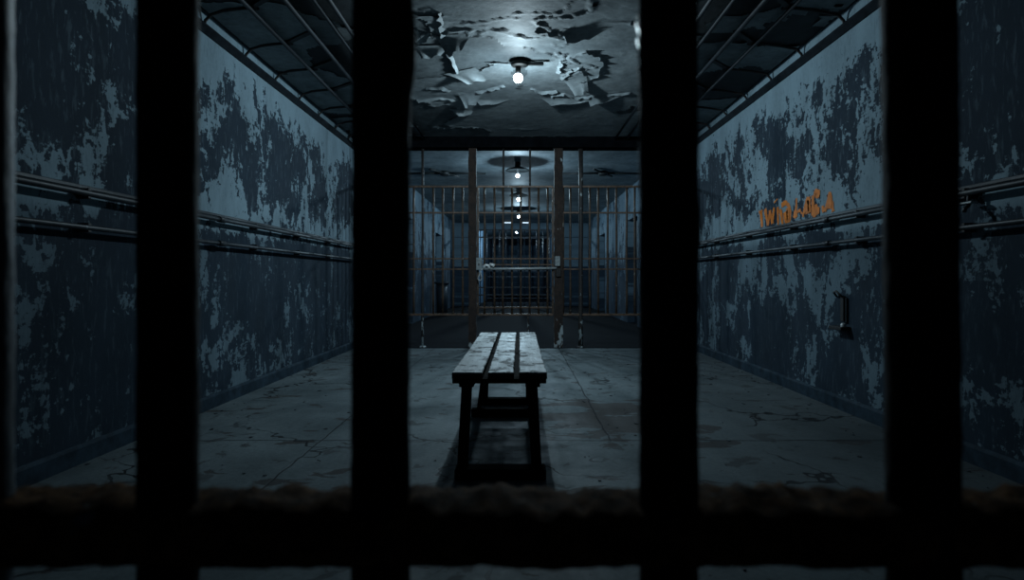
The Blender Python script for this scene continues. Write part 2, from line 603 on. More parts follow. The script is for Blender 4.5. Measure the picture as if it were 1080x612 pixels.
def peel_layer():
    c = .022
    xs = np.arange(XL + .02, XR - .02, c)
    ys = np.arange(3.9, YG - .14, c)
    X, Y = np.meshgrid(xs, ys)
    wx = X + .25 * (fbm(X * 2.5, Y * 2.5, 40, 4) - .5)
    wy = Y + .25 * (fbm(X * 2.5, Y * 2.5, 60, 4) - .5)
    f = fbm(wx * .85 + 11, wy * 1.15, 3, 6, .46)
    f = f - .12 * np.clip((np.abs(X) - 1.25) / .6, 0, 1) - .03 * np.clip((5.4 - Y) / .8, 0, 1)
    f = f + .16 * np.exp(-((X + .02) ** 2 / .9 + (Y - 6.0) ** 2 / 1.8)) + .05 * (np.abs(X) < 1.3)
    thr = .425
    e = f - thr
    curl = np.exp(-np.clip(e, 0, 1) / .012)
    amt = .004 + .020 * np.clip(fbm(X * 1.6, Y * 1.6, 90, 3) - .38, 0, 1) / .4
    Z = ZC - .004 - curl * amt - .004 * fbm(X * 9, Y * 9, 20, 3)
    # ridges: paint lifted along wandering creases
    g = fbm(wx * .9, wy * 1.5, 200, 5, .5)
    ridge = np.exp(-((g - .5) / .008) ** 2) + .7 * np.exp(-((g - .57) / .006) ** 2)
    Z = Z - .022 * ridge * np.clip(fbm(X, Y, 300, 2) * 2 - .7, 0, 1)
    keep = e > 0
    ny, nx = X.shape
    idx = np.arange(ny * nx).reshape(ny, nx)
    q = keep[:-1, :-1] & keep[1:, :-1] & keep[:-1, 1:] & keep[1:, 1:]
    faces = np.stack([idx[:-1, :-1][q], idx[1:, :-1][q], idx[1:, 1:][q], idx[:-1, 1:][q]], 1)
    used = np.unique(faces)
    remap = np.full(ny * nx, -1)
    remap[used] = np.arange(len(used))
    verts = np.stack([X.ravel(), Y.ravel(), Z.ravel()], 1)[used]
    mb = MB()
    mb.v = [Vector(v) for v in verts.tolist()]
    mb.f = [tuple(x) for x in remap[faces].tolist()]
    mb.sm = [True] * len(mb.f)
    # loose sheets hanging by one edge: (x, y, width, length, droop, heading, skew)
    def cp(px, py):
        d = F * (ZC - CH) / (VY - py)
        return (px - VX) * d / F, d
    for (px, py, w, l, dr, a, sk) in ((496, 97, .34, .40, .10, 75, .5), (484, 74, .42, .34, .08, 60, -.3), (606, 82, .30, .44, .10, 55, .6), (478, 36, .36, .34, .10, 80, .3),
                                      (602, 103, .80, .20, .05, 95, .1), (455, 47, .40, .28, .07, 85, .2), (640, 100, .5, .22, .06, 80, .4), (487, 115, .34, .2, .06, 100, -.3),
                                      (618, 29, .45, .2, .06, 85, .3), (520, 104, .5, .16, .04, 90, .2)):
        x0, d = cp(px, py)
        a = math.radians(a)
        ux, uy = math.cos(a), math.sin(a)
        i = len(mb.v)
        n, m = 8, 8
        e1, e2 = random.uniform(.55, 1), random.uniform(.55, 1)
        for r in range(m + 1):
            for q in range(n + 1):
                t, s_ = r / m, q / n
                L = l * t * (e1 + (e2 - e1) * s_ + .10 * math.sin(s_ * 9 + px))
                ww = (s_ - .5) * w * (1 - .55 * t) + sk * w * .5 * t
                mb.v.append(Vector((x0 + ux * L - uy * ww, d + uy * L + ux * ww, ZC - .010 - dr * t ** 1.8 * (.5 + .5 * s_))))
        for r in range(m):
            for q in range(n):
                b = i + r * (n + 1) + q
                mb.f.append((b, b + 1, b + n + 2, b + n + 1))
                mb.sm.append(True)
    # lifted lips along the cracks
    rg = random.Random(4)
    for path in ([(589, 62), (600, 58), (618, 52), (634, 57), (640, 66), (636, 78), (618, 86), (604, 86)], [(590, 82), (601, 72), (612, 70), (624, 80)],
                 [(566, 30), (584, 33), (600, 31), (622, 36)], [(586, 76), (588, 68), (590, 61)],
                 [(440, 105), (462, 102), (480, 104), (500, 96), (518, 92), (533, 88)], [(580, 100), (596, 97), (610, 102), (628, 99), (650, 98), (668, 96)],
                 [(466, 12), (470, 30), (474, 50), (480, 66), (486, 78)], [(436, 46), (452, 34), (462, 38)], [(560, 92), (572, 96), (590, 94)], [(448, 92), (466, 90), (478, 96)]):
        pts = []
        for p0, p1 in zip(path[:-1], path[1:]):
            for k in range(6):
                t = k / 6
                x, d = cp(p0[0] + (p1[0] - p0[0]) * t + rg.uniform(-.6, .6), p0[1] + (p1[1] - p0[1]) * t + rg.uniform(-.25, .25))
                pts.append((x, d))
        i = len(mb.v)
        for k, (x, d) in enumerate(pts):
            x2, d2 = pts[min(k + 1, len(pts) - 1)]
            x1, d1 = pts[max(k - 1, 0)]
            L = math.hypot(x2 - x1, d2 - d1) or 1
            nx, ny = -(d2 - d1) / L, (x2 - x1) / L
            wd, dp = rg.uniform(.02, .06), rg.uniform(.008, .03)
            mb.v += [Vector((x, d, ZC - .004)), Vector((x + nx * wd * .5, d + ny * wd * .5, ZC - .006 - dp * .45)), Vector((x + nx * wd, d + ny * wd, ZC - .006 - dp))]
        for k in range(len(pts) - 1):
            for q in (0, 1):
                b = i + 3 * k + q
                mb.f.append((b, b + 1, b + 4, b + 3))
                mb.sm.append(True)
    o = mb.build('peeling_paint', M['peel'], cl)
    o['kind'] = 'structure'


peel_layer()


# ------------------------------------------------------------------ near cell bars (between camera and room)
DB = .55


def rough_bar(xc, w, z0, z1, seed, d=DB, lean=0.0, bul=()):
    n, m = 26, 150
    mb = MB()
    rng = np.random.RandomState(seed)
    zz = np.linspace(z0, z1, m)
    th = np.linspace(0, 2 * np.pi, n, endpoint=False)
    T, Z = np.meshgrid(th, zz)
    cx, cy = np.cos(T), np.sin(T)
    nz = fbm(cx * 2 + 20 + seed, Z * 26 + 3 * cy, seed, 5, .6) - .5
    nz2 = fbm(cx * 1.3 + 5, Z * 90 + 5 * cy + 50, seed + 9, 3) - .5
    R = w / 2 * (1 + .10 * nz + .05 * nz2)
    for zb, s, a in bul:
        R = R + a * np.exp(-((Z - zb) / s) ** 2) * (cx * np.sign(a) > -.2) * abs(1)
    X = xc + R * cx + lean * (Z - CH)
    Y = d + R * cy
    for k in range(m):
        for q in range(n):
            mb.v.append(Vector((X[k, q], Y[k, q], Z[k, q])))
    for k in range(m - 1):
        for q in range(n):
            mb.f.append((k * n + q, k * n + (q + 1) % n, (k + 1) * n + (q + 1) % n, (k + 1) * n + q))
            mb.sm.append(True)
    return mb


cb = thing('cell_bars', 'black rusted vertical bars and crumbling bottom rail of the near cell front', 'bars', ((402 - VX) * DB / F, DB, 0))
zt = CH + .55
zb_ = CH - .40
near = [(-24, 62, 0, ()), (177.5, 58, 0, ()), (402, 61, .002, ((CH + .225, .03, .004), (CH + .19, .02, .003))),
        (705, 61, -.001, ((CH + .05, .03, .002),)), (971, 69, -.008, ()), (1230, 64, 0, ())]
bars = []
for k, (pc, pw, lean, bul) in enumerate(near):
    xc = (pc - VX) * DB / F
    w = pw * DB / F
    bars.append(rough_bar(xc, w, zb_, zt, 11 + k * 7, DB, lean, bul).build('bar', M['near_bar_b' if k == 0 else 'near_bar'], cb))
# chips of paint that still cling to the bars' edges
nrm = Vector((-.92, .23, -.33)).normalized()
for dz, sz in ((.238, .006), (.228, .011), (.215, .008), (.203, .004), (.19, .005), (.172, .003)):
    pc, pw = near[3][0], near[3][1]
    c0 = Vector(((pc - pw / 2 - VX) * DB / F - .0012, DB + .004, CH + dz))
    nn = (nrm + Vector((random.uniform(-.05, .05), random.uniform(-.12, .12), random.uniform(-.12, .12)))).normalized()
    u = nn.cross(Vector((0, 0, 1))).normalized()
    v = u.cross(nn).normalized()
    mb = MB()
    ring = []
    for q in range(7):
        a = 6.283 * q / 7
        rr = sz * random.uniform(.35, .6)
        ring.append(c0 + u * math.cos(a) * rr * .8 + v * math.sin(a) * rr * 1.3)
    mb.v = ring + [p_ - nn * .0012 for p_ in ring]
    mb.f = [tuple(range(7)), tuple(range(13, 6, -1))] + [(q, q + 7, (q + 1) % 7 + 7, (q + 1) % 7) for q in range(7)]
    mb.sm = [False] * 9
    mb.build('paint_chip', M['wet_chip'], bars[3])


def near_rail():
    nx, ns = 520, 22
    x = np.linspace(-.92, .92, nx)
    prof = []
    yc, zc, hy, hz = .566, CH - .230, .045, .026
    for k in range(ns):
        a = 2 * math.pi * k / ns
        ca, sa = math.cos(a), math.sin(a)
        p = 4.0
        r = (abs(ca) ** p + abs(sa) ** p) ** (-1 / p)
        prof.append((yc + hy * r * ca, zc + hz * r * sa, sa, ca))
    mb = MB()
    for k, (y, z, sa, ca) in enumerate(prof):
        top = max(0, sa)
        n1 = fbm(x * 22 + 7, np.full(nx, y * 40 + k * .2), 31, 5, .55) - .5
        n2 = fbm(x * 70, np.full(nx, y * 90 + k), 77, 4, .6) - .5
        dz = (.024 * n1 + .015 * n2) * top + (.007 * n1 + .003 * n2) * (1 - top)
        dy = .004 * n2 * abs(ca)
        for q in range(nx):
            mb.v.append(Vector((x[q], y + dy[q], z + dz[q])))
    for k in range(ns):
        k2 = (k + 1) % ns
        for q in range(nx - 1):
            mb.f.append((k * nx + q, k * nx + q + 1, k2 * nx + q + 1, k2 * nx + q))
            mb.sm.append(True)
    mb.f.append(tuple(k * nx for k in range(ns)))
    mb.f.append(tuple(k * nx + nx - 1 for k in reversed(range(ns))))
    mb.sm += [False, False]
    r = mb.build('bottom_rail', M['ledge'], cb)
    r['label'] = 'crumbling brown rusted rail'


near_rail()


# ------------------------------------------------------------------ bench
BX0, BX1, BY0, BY1, BZ = -.371, .150, 3.30, 5.74, .59
bench = thing('bench', 'weathered wooden bench of three grey planks standing in the middle of the room', 'bench', ((BX0 + BX1) / 2, (BY0 + BY1) / 2, 0))


def plank(x0, x1, seed):
    ny = 70
    mb = MB()
    rng = random.Random(seed)
    ys = [BY0 + (BY1 - BY0) * k / ny for k in range(ny + 1)]
    for k, y in enumerate(ys):
        a = rng.uniform(0, .003) if rng.random() < .8 else rng.uniform(.003, .008)
        b = rng.uniform(0, .003) if rng.random() < .8 else rng.uniform(.003, .008)
        sag = -.004 * math.sin(math.pi * k / ny)
        L, R = x0 + a, x1 - b
        for (xx, zz) in ((L, BZ - .036), (R, BZ - .036), (R, BZ - .004), (R - .004, BZ), ((L + R) / 2, BZ + .001), (L + .004, BZ), (L, BZ - .004)):
            mb.v.append(Vector((xx, y, zz + sag)))
    for k in range(ny):
        for q in range(7):
            mb.f.append((k * 7 + q, k * 7 + (q + 1) % 7, (k + 1) * 7 + (q + 1) % 7, (k + 1) * 7 + q))
            mb.sm.append(False)
    mb.f.append(tuple(reversed(range(7))))
    mb.f.append(tuple(ny * 7 + q for q in range(7)))
    mb.sm += [False, False]
    return mb


for k, (a, b) in enumerate(((BX0, -.201), (-.175, -.030), (-.003, BX1))):
    plank(a, b, 5 + k).build('plank', M['plank'], bench)
MB().box(BX0 + .004, BX1 - .004, BY0 + .004, BY0 + .05, BZ - .062, BZ - .036, .004).build('batten', M['dark_wood'], bench)
MB().box(BX0 + .02, BX1 - .02, 4.45, 4.52, BZ - .062, BZ - .036, .004).build('batten', M['dark_wood'], bench)
MB().box(BX0 + .004, BX1 - .004, BY1 - .12, BY1 - .05, BZ - .062, BZ - .036, .004).build('batten', M['dark_wood'], bench)
for xs in (-.188, -.017):  # strips added under the plank gaps to block light leaking through
    MB().box(xs - .03, xs + .03, BY0 + .09, BY1 - .13, BZ - .060, BZ - .041, .003).build('gap_light_stop', M['dark_wood'], bench)
for xs in (-.295, .072):
    sg = -1 if xs < -.1 else 1
    b = MB().box(xs - .040, xs + .042, BY0 + .05, BY0 + .15, BZ - .09, BZ - .0365, .004)
    b.build('leg_block', M['dark_wood'], bench)
    MB().beam((xs, BY0 + .10, BZ - .088), (xs + sg * .022, BY0 + .07, .05), .056, .05, (0, 1, 0)).build('leg', M['dark_wood'], bench)
    MB().beam((xs + .008, 5.32, BZ - .036), (xs + sg * .01, 5.32, .05), .055, .05, (0, 1, 0)).build('leg', M['dark_wood'], bench)
    MB().beam((xs + .01, 5.28, BZ - .07), (xs + sg * .03, 4.86, .06), .03, .05, (0, 1, 0)).build('brace', M['dark_wood'], bench)
MB().box(BX0 + .015, BX1 - .005, BY0 + .01, BY0 + .13, 0, .055, .006).build('foot_bar', M['dark_wood'], bench)
MB().box(-.345, .125, 5.27, 5.37, 0, .055, .006).build('foot_bar', M['dark_wood'], bench)
MB().box(-.385, .105, 4.81, 4.88, .0, .065, .006).build('foot_bar', M['dark_wood'], bench)

# ------------------------------------------------------------------ barred partition
PZ = lambda py: CH + (VY - py) * YG / F
PX = lambda px: (px - VX) * YG / F
Z_TOP, Z_R2, Z_R3, Z_R4, Z_R5, Z_BOT = PZ(197), PZ(224.5), PZ(273), PZ(284), PZ(324.5), PZ(332)
Z_HEAD = CH + 1.875 * CH
XP0, XP1 = PX(498.5), PX(589)
RB = .0175


def wob_bar(x, y, z0, z1, r, seed):
    rng = random.Random(seed)
    n = 7
    pts = [(x + rng.uniform(-.004, .004) * (0 < k < n), y, z0 + (z1 - z0) * k / n) for k in range(n + 1)]
    return MB().tube(pts, r, 8)


def rail(x0, x1, z, h=.02, d=.03, y=YG):
    return MB().box(x0, x1, y - d / 2, y + d / 2, z - h / 2, z + h / 2, .003)


def post(x, w, seed):
    m = MB()
    rng = random.Random(seed)
    n = 40
    for k in range(n + 1):
        z = .001 + (Z_HEAD - .001) * k / n
        a = [rng.uniform(-.006, .006) for _ in range(4)]
        m.v += [Vector((x - w / 2 + a[0], YG - .05, z)), Vector((x + w / 2 + a[1], YG - .05, z)), Vector((x + w / 2 + a[1], YG + .05, z)), Vector((x - w / 2 + a[0], YG + .05, z))]
    for k in range(n):
        for q in range(4):
            m.f.append((k * 4 + q, k * 4 + (q + 1) % 4, k * 4 + 4 + (q + 1) % 4, k * 4 + 4 + q))
            m.sm.append(False)
    m.f.append((3, 2, 1, 0))
    m.f.append((n * 4, n * 4 + 1, n * 4 + 2, n * 4 + 3))
    m.sm += [False, False]
    return m


for side in ('left', 'right'):
    left = side == 'left'
    x0, x1 = (XL, XP0 - .05) if left else (XP1 + .06, XR)
    t = thing('barred_partition', 'fixed rusty barred partition with its post, to the %s of the barred gate' % side, 'bars', ((x0 + x1) / 2, YG, 0), 'fixed side panels of the partition')
    post(XP0 if left else XP1, .125 if left else .135, 3 if left else 8).build('post', M['post'], t)
    for z, h, d in ((Z_TOP, .032, .05), (Z_R2, .026, .03), (Z_R3, .022, .03), (Z_R4, .022, .03), (Z_BOT, .034, .05)):
        rail(x0, x1, z, h, d).build('rail', M['rail'], t)
    if left:
        xs = [428, 436.5, 445.7, 457, 467, 478, 488]
        xs = [428 - 9.9 * k for k in range(6, 0, -1)] + xs
    else:
        xs = [594, 601.5, 622, 631, 641, 650, 661, 669.5]
        xs = xs + [669.5 + 9.8 * k for k in range(1, 7)]
    for k, px in enumerate(xs):
        if px in (445.7,):
            continue
        wob_bar(PX(px), YG, Z_BOT, Z_TOP, RB, k).build('bar', M['bar'], t)
    if left:
        rods = [(445.7, .020), (395, .02)]
    else:
        rods = [(612.5, .036), (701, .02)]
    for px, r in rods:
        wob_bar(PX(px), YG, .005, Z_HEAD, r, 91).build('support_rod', M['rod'], t)
        MB().lathe((PX(px), YG, 0), [(0, .03), (.05, .03), (.06, .012), (.06, .001)], 12).build('foot', M['rod'], t)

gate = thing('barred_gate', 'rusty barred gate in the middle of the partition, with lock box and bolt', 'gate', ((XP0 + XP1) / 2, YG, 0))
gx0, gx1 = XP0 + .085, XP1 - .09
for z, h, d in ((Z_TOP, .030, .045), (Z_R2, .026, .03), (Z_R3, .020, .03), (PZ(279.3), .018, .03), (Z_R5, .026, .03), (Z_BOT, .034, .05)):
    rail(gx0, gx1, z, h, d).build('rail', M['rail'], gate)
for x in (gx0, gx1):
    MB().box(x - .016, x + .016, YG - .02, YG + .02, Z_BOT, Z_TOP, .003).build('stile', M['bar'], gate)
for k, px in enumerate((511, 521.5, 530.5, 540, 549.3, 558.5, 568, 577.5)):
    wob_bar(PX(px), YG, Z_BOT, Z_TOP, RB, 50 + k).build('bar', M['bar'], gate)
for px in (531, 559):
    wob_bar(PX(px), YG, Z_TOP, Z_HEAD, .017, 70).build('bar', M['rod'], gate)
wob_bar(PX(557), YG, .0, Z_BOT, .016, 71).build('drop_rod', M['rod'], gate)
yb = YG - .06
lb = MB().box(PX(502.5), PX(509), YG - .085, YG - .025, PZ(285), PZ(272), .006).build('lock_box', M['grey_paint'], gate)
MB().box(PX(504.7), PX(506), YG - .09, YG - .085, PZ(280.5), PZ(278)).build('keyhole', M['black_iron'], lb)
b = MB().tube([(PX(509), yb, PZ(283.8)), (PX(548), yb, PZ(283.5)), (XP1 - .03, yb, PZ(283))], .020, 10)
bolt = b.build('bolt', M['steel'], gate)
bolt['label'] = 'long pale steel sliding bolt'
hd = MB().tube([P(510.5, 283.5, yb), P(510.8, 280.8, yb - .02), P(512.5, 279.6, yb - .03), P(515, 280.2, yb - .03), P(516, 282.5, yb - .02), P(516, 283.6, yb)], .022, 8)
hd.build('handle', M['white_metal'], bolt)
hd = MB().tube([P(516.5, 278.6, yb - .03), P(518.5, 279.2, yb - .035), P(521.5, 280.6, yb - .035)], [.018, .022, .03], 8)
hd.build('handle_grip', M['white_metal'], bolt)
MB().box(PX(585), PX(590.5), YG - .10, YG - .02, PZ(281), PZ(270.5), .008).build('strike_box', M['grey_paint'], gate)
MB().box(PX(586), PX(591.5), YG - .085, YG - .051, PZ(292), PZ(283), .006).build('hinge_plate', M['black_iron'], gate)
# wire loop hanging from the lock
wl = MB().tube([P(510, 283.2, yb - .03), P(507.8, 284.5, yb - .04), P(506.5, 286, yb - .04), P(505.5, 290, yb - .045), P(504, 294, yb - .045), P(505, 296, yb - .045),
                P(507.5, 295.6, yb - .045), P(508, 293, yb - .045), P(507.2, 289, yb - .045), P(506.7, 286.2, yb - .045)], .010, 6)
tag(wl.build('wire_loop', M['steel'], None, P(507, 286, yb)), 'pale wire loop hanging from the lock box of the barred gate', 'wire')


# far grilles
def far_grille(y, label, n, mat, z1, extra):
    t = thing('far_grille', label, 'bars', (-.06, y, 0), 'far barred screens')
    a, b = (xo0, xo1) if y < 24.4 else (xo0, xo1)
    for k in range(n):
        x = a + (b - a) * (k + .5) / n
        MB().tube([(x, y, .02), (x, y, z1)], .022, 8).build('bar', mat, t)
    for z in extra:
        rail(a, b, z, .05, .05, y).build('rail', mat, t)


far_grille(24.17, 'barred screen filling the wide opening at the far end of the corridor', 13, M['far_bar'], zo, (.12, .45, .75, 2.75, 3.03))
far_grille(31.0, 'farthest barred screen, small and dim behind the first far screen', 11, M['far_bar'], 3.2, (.1, 1.2, 1.5, 3.17))


# ------------------------------------------------------------------ lamps
def spot(loc, power, col, parent, size=178, blend=.35, r=.05, tilt=0):
    l = bpy.data.lights.new('lamp_light', 'SPOT')
    l.energy = power
    l.color = col
    l.spot_size = math.radians(size)
    l.spot_blend = blend
    l.shadow_soft_size = r
    o = bpy.data.objects.new('lamp_light', l)
    C.objects.link(o)
    o.parent = parent
    o.location = Vector(loc) - parent_world(parent)
    o.rotation_euler = (math.radians(tilt), 0, 0)
    return o


def glow(loc, power, col, parent, r=.03, kind='Linear', smooth=.05):
    l = bpy.data.lights.new('bulb_light', 'POINT')
    l.energy = power
    l.color = col
    l.shadow_soft_size = r
    l.use_nodes = True
    nt = l.node_tree
    fo = nt.nodes.new('ShaderNodeLightFalloff')
    fo.inputs['Strength'].default_value = 1.0
    fo.inputs['Smooth'].default_value = smooth
    nt.links.new(fo.outputs[kind], nt.nodes['Emission'].inputs['Strength'])
    o = bpy.data.objects.new('bulb_light', l)
    C.objects.link(o)
    o.parent = parent
    o.location = Vector(loc) - parent_world(parent)


def bulb_mesh(c, r):
    prof = []
    for k in range(11):
        a = -math.pi / 2 + math.pi * k / 10 * .90
        prof.append((r * math.cos(a), r * math.sin(a)))
    prof.append((r * .25, r * 1.03))
    return MB().lathe(c, prof, 14)


L1 = 6.2
zb = 3.15
x1 = (546.5 - VX) * L1 / F
lamp = thing('ceiling_lamp', 'glowing bare bulb under a small dark cap on the peeling near ceiling', 'lamp', (x1, L1, ZC))
MB().lathe((x1 + .015, L1, 0), [(0, ZC - .002), (.06, ZC - .002), (.085, ZC - .02), (.088, ZC - .05), (.075, ZC - .06), (.04, ZC - .065), (0, ZC - .065)]).build('cap', M['shade'], lamp)
MB().lathe((x1, L1, 0), [(0, ZC - .07), (.028, ZC - .07), (.026, ZC - .14), (0, ZC - .14)], 14).build('socket', M['shade'], lamp)
MB().box(x1 + .095, x1 + .26, L1 - .018, L1 + .018, ZC - .05, ZC - .022, .004).build('arm', M['shade'], lamp)
bulb_mesh((x1, L1, zb), .048).build('bulb', M['bulb1'], lamp)
spot((x1 - .11, L1, zb - .06), 75, (.66, .88, 1.0), lamp, 178, 1.0, .06, 26)
glow((x1, L1, zb), 135, (.68, .89, 1.0), lamp, .03, 'Quadratic', .7)

for k, (d, px, name, pw) in enumerate(((11.6, 546, 'nearest', 125), (15.1, 547, 'second', 40), (19.3, 547, 'third', 95), (25.9, 545, 'farthest', 220))):
    x = (px - VX) * d / F
    zq = zb - .08
    lab = ('glowing bulb under a flat saucer shade, nearest lamp behind the barred partition',
           'second glowing saucer lamp behind the barred partition, seen between the gate bars',
           'third glowing saucer lamp behind the barred partition, lower in the gate than the second',
           'tiny farthest lamp glowing behind the far barred screen')[k]
    t = thing('pendant_lamp', lab, 'lamp', (x, d, ZC), 'saucer lamps beyond the partition')
    MB().lathe((x, d, 0), [(0, ZC - .002), (.055, ZC - .002), (.05, ZC - .10), (.018, ZC - .11), (.016, zb - .01), (0, zb - .01)], 14).build('stem', M['shade'], t)
    MB().lathe((x, d, 0), [(.02, zb + .085), (.09, zb + .075), (.20, zb + .042), (.235, zb + .016), (.232, zb + .012), (.19, zb + .030), (.08, zb + .06), (.02, zb + .065)], 28).build('shade', M['shade'], t)
    bulb_mesh((x, d, zq), .036 if k == 0 else .042).build('bulb', M['bulb2'] if k == 0 else M['bulb3'], t)
    glow((x, d, zq), pw, (.56, .82, 1.0), t, .03, 'Quadratic', .7)
for (xa, xb, s) in ((532, 540, 'left'), (551, 558, 'right')):
    d = 23.3
    t = thing('tube_lamp', 'short dim tube light high up at the far end, %s of the row of bulbs' % s, 'lamp', ((xa + xb) / 2 * d / F - VX * d / F, d, ZC), 'tube lights at the far end')
    a, b = P(xa, 235, d), P(xb, 235, d)
    MB().tube([a, b], .022, 10).build('tube', M['tube'], t)
    MB().box(a.x, b.x, d - .05, d + .05, a.z + .03, ZC).build('housing', M['shade'], t)

# ------------------------------------------------------------------ wall pipes
for side, X, sg in (('left', XL, 1), ('right', XR, -1)):
    for nm, z, r in (('upper', CH + .505, .019), ('lower', CH + .302, .016)):
        x = X + sg * .065
        t = thing('wall_pipe', '%s of the two dark pipes running along the %s wall' % (nm, side), 'pipe', (x, 4.5, z), 'pipes along the side walls')
        MB().tube([(x, YB + .02, z), (x, 4, z), (x, YG - .08, z)], r, 12).build('pipe', M['pipe'], t)
        if nm == 'upper':
            MB().box(min(X + sg * .003, X + sg * .03), max(X + sg * .003, X + sg * .03), YB + .02, YG - .08, z + .028, z + .052, .004).build('backing_strip', M['pipe'], t)
        y = 1.3
        while y < YG - .3:
            c = MB().box(min(X, x + sg * .006), max(X, x + sg * .006), y - .015, y + .015, z - r - .012, z + r + .012, .003)
            c.build('clamp', M['black_iron'], t)
            y += 1.15
        MB().tube([(x, 5.15, z), (x, 5.25, z)], r + .008, 12).build('coupling', M['pipe'], t)
# small tap under the upper right pipe
xt = XR - .065
p0 = Vector((xt, 3.56, CH + .505))
tap = thing('pipe_tap', 'small drain tap hanging under the upper pipe on the right wall', 'tap', p0 - Vector((0, 0, .02)))
MB().tube([p0 - Vector((0, 0, .012)), p0 - Vector((0, 0, .075))], .011, 8).build('stem', M['pipe'], tap)
MB().tube([p0 + Vector((-.0, 0, -.075)), p0 + Vector((-.03, -.01, -.095)), p0 + Vector((-.035, -.012, -.115))], .012, 8).build('spout', M['pipe'], tap)
MB().box(p0.x - .02, p0.x + .02, p0.y - .045, p0.y + .045, p0.z - .066, p0.z - .054, .003).build('lever', M['steel'], tap)

# latch fitting on right wall
lt = thing('wall_latch', 'dark hooked latch with a small ledge on the lower right wall', 'latch', (XR, 5.05, .67))
y0 = 5.05
MB().tube([(XR - .01, y0 + .10, .95), (XR - .05, y0 + .07, .985), (XR - .055, y0 + .02, .995), (XR - .05, y0 - .02, .97), (XR - .012, y0 - .04, .93)], .009, 8).build('hook', M['black_iron'], lt)
MB().box(XR - .03, XR, y0 - .045, y0 + .005, .745, .95, .004).build('slot_plate', M['black_iron'], lt)
MB().box(XR - .018, XR - .0005, y0 - .07, y0 - .047, .74, .94, .003).build('edge_strip', M['pipe'], lt)
MB().box(XR - .085, XR, y0 - .11, y0 + .09, .675, .705, .005).build('ledge', M['black_iron'], lt)
MB().lathe((XR - .045, y0 - .075, .705), [(.022, 0), (.022, .02), (.012, .03), (0, .032)], 12).build('knob', M['steel'], lt)

# ------------------------------------------------------------------ ceiling conduits and their brackets
ZP = ZC - .040
conds = [(-2.19, 'left', 'closest to the left wall', .020), (-1.85, 'left', 'second from the left wall', .022), (-1.62, 'left', 'third from the left wall', .018), (-1.50, 'left', 'farthest from the left wall', .018),
         (1.50, 'right', 'farthest from the right wall', .018), (1.68, 'right', 'third from the right wall', .018), (1.93, 'right', 'second from the right wall', .022), (2.20, 'right', 'closest to the right wall', .016)]
for x, s, w, r in conds:
    m = MB().tube([(x, 1.0, ZP), (x + .006, 4, ZP + .004), (x - .004, 7, ZP - .004), (x, YG - .125, ZP)], r, 10)
    tag(m.build('ceiling_conduit', M['conduit'], None, (x, 5, ZP)), 'thin dark ceiling conduit, %s' % w, 'pipe', 'conduits along the near ceiling')
yl = [2.8, 3.5, 4.2, 4.95, 5.7, 6.4, 7.1, 7.8, 8.5, 9.15]
ords = ['', '', '', 'first', 'second', 'third', 'fourth', 'fifth', 'sixth', 'seventh']
for s, X, sg, xa, xb in (('left', XL, 1, -2.19, -1.85), ('right', XR, -1, 2.20, 1.93)):
    for k, y in enumerate(yl):
        if k < 3:
            continue
        t = thing('conduit_bracket', '%s bent conduit hanger from the viewer along the %s side of the ceiling' % (ords[k], s), 'bracket', (xa, y, ZP), 'bent conduit hangers on the ceiling')
        m = MB().beam((xb, y - .28, ZP + .024), (xa, y, ZP + .024), .045, .018)
        m.build('cross_arm', M['black_iron'], t)
        MB().box(xa - .05, xa + .05, y - .045, y + .045, ZP + .018, ZC - .001, .006).build('junction_box', M['black_iron'], t)
        MB().tube([(xa, y, ZP + .022), (xa - sg * .12, y + .03, ZP + .024), (xa - sg * .26, y + .05, ZP + .016), (X + sg * .07, y + .06, ZP - .01),
                   (X + sg * .025, y + .06, ZP - .06), (X + sg * .014, y + .06, ZP - .10)], .013, 8).build('wall_arm', M['black_iron'], t)

# conduit crosses on the far ceiling
for px, s in ((469, 'left'), (636, 'right')):
    d = 12.6
    x = (px - VX) * d / F
    t = thing('ceiling_junction', 'dark junction box with crossing conduits on the far ceiling, %s of the saucer lamp' % s, 'junction box', (x, d, ZC), 'junction boxes on the far ceiling')
    MB().lathe((x, d, 0), [(0, ZC - .001), (.10, ZC - .001), (.10, ZC - .07), (.07, ZC - .09), (0, ZC - .09)], 16).build('box', M['shade'], t)
    for a in (8, 172, 60, 240):
        r = .85 if a in (8, 172) else .5
        ca, sa = math.cos(math.radians(a)), math.sin(math.radians(a))
        MB().tube([(x + .06 * ca, d + .06 * sa, ZC - .035), (x + r * ca, d + r * sa, ZC - .03)], .022, 8).build('conduit', M['shade'], t)

# ------------------------------------------------------------------ bin in the corridor
bx, by = -2.3, 18.0
t = thing('bin', 'dark cylindrical bin with a wide rim by the left corridor wall behind the partition', 'bin', (bx, by, 0))
MB().lathe((bx, by, 0), [(0, .002), (.15, .002), (.17, .95), (.16, .95), (.0, .93)], 20).build('body', M['bin'], t)
MB().lathe((bx, by, 0), [(.16, .93), (.22, .95), (.23, .98), (.21, 1.0), (.0, 1.02)], 20).build('lid', M['bin'], t)

# ------------------------------------------------------------------ graffiti, sprayed on the right wall
GX = XR - .004


def W(u, v):
    """crop coordinates (969x612 view of 795..890 x 190..250) to the wall"""
    px, py = 795 + u * 95 / 969, 190 + v * 60 / 612
    d = F * XR / (px - VX)
    return (d, CH + (VY - py) * d / F)


gm = MB()


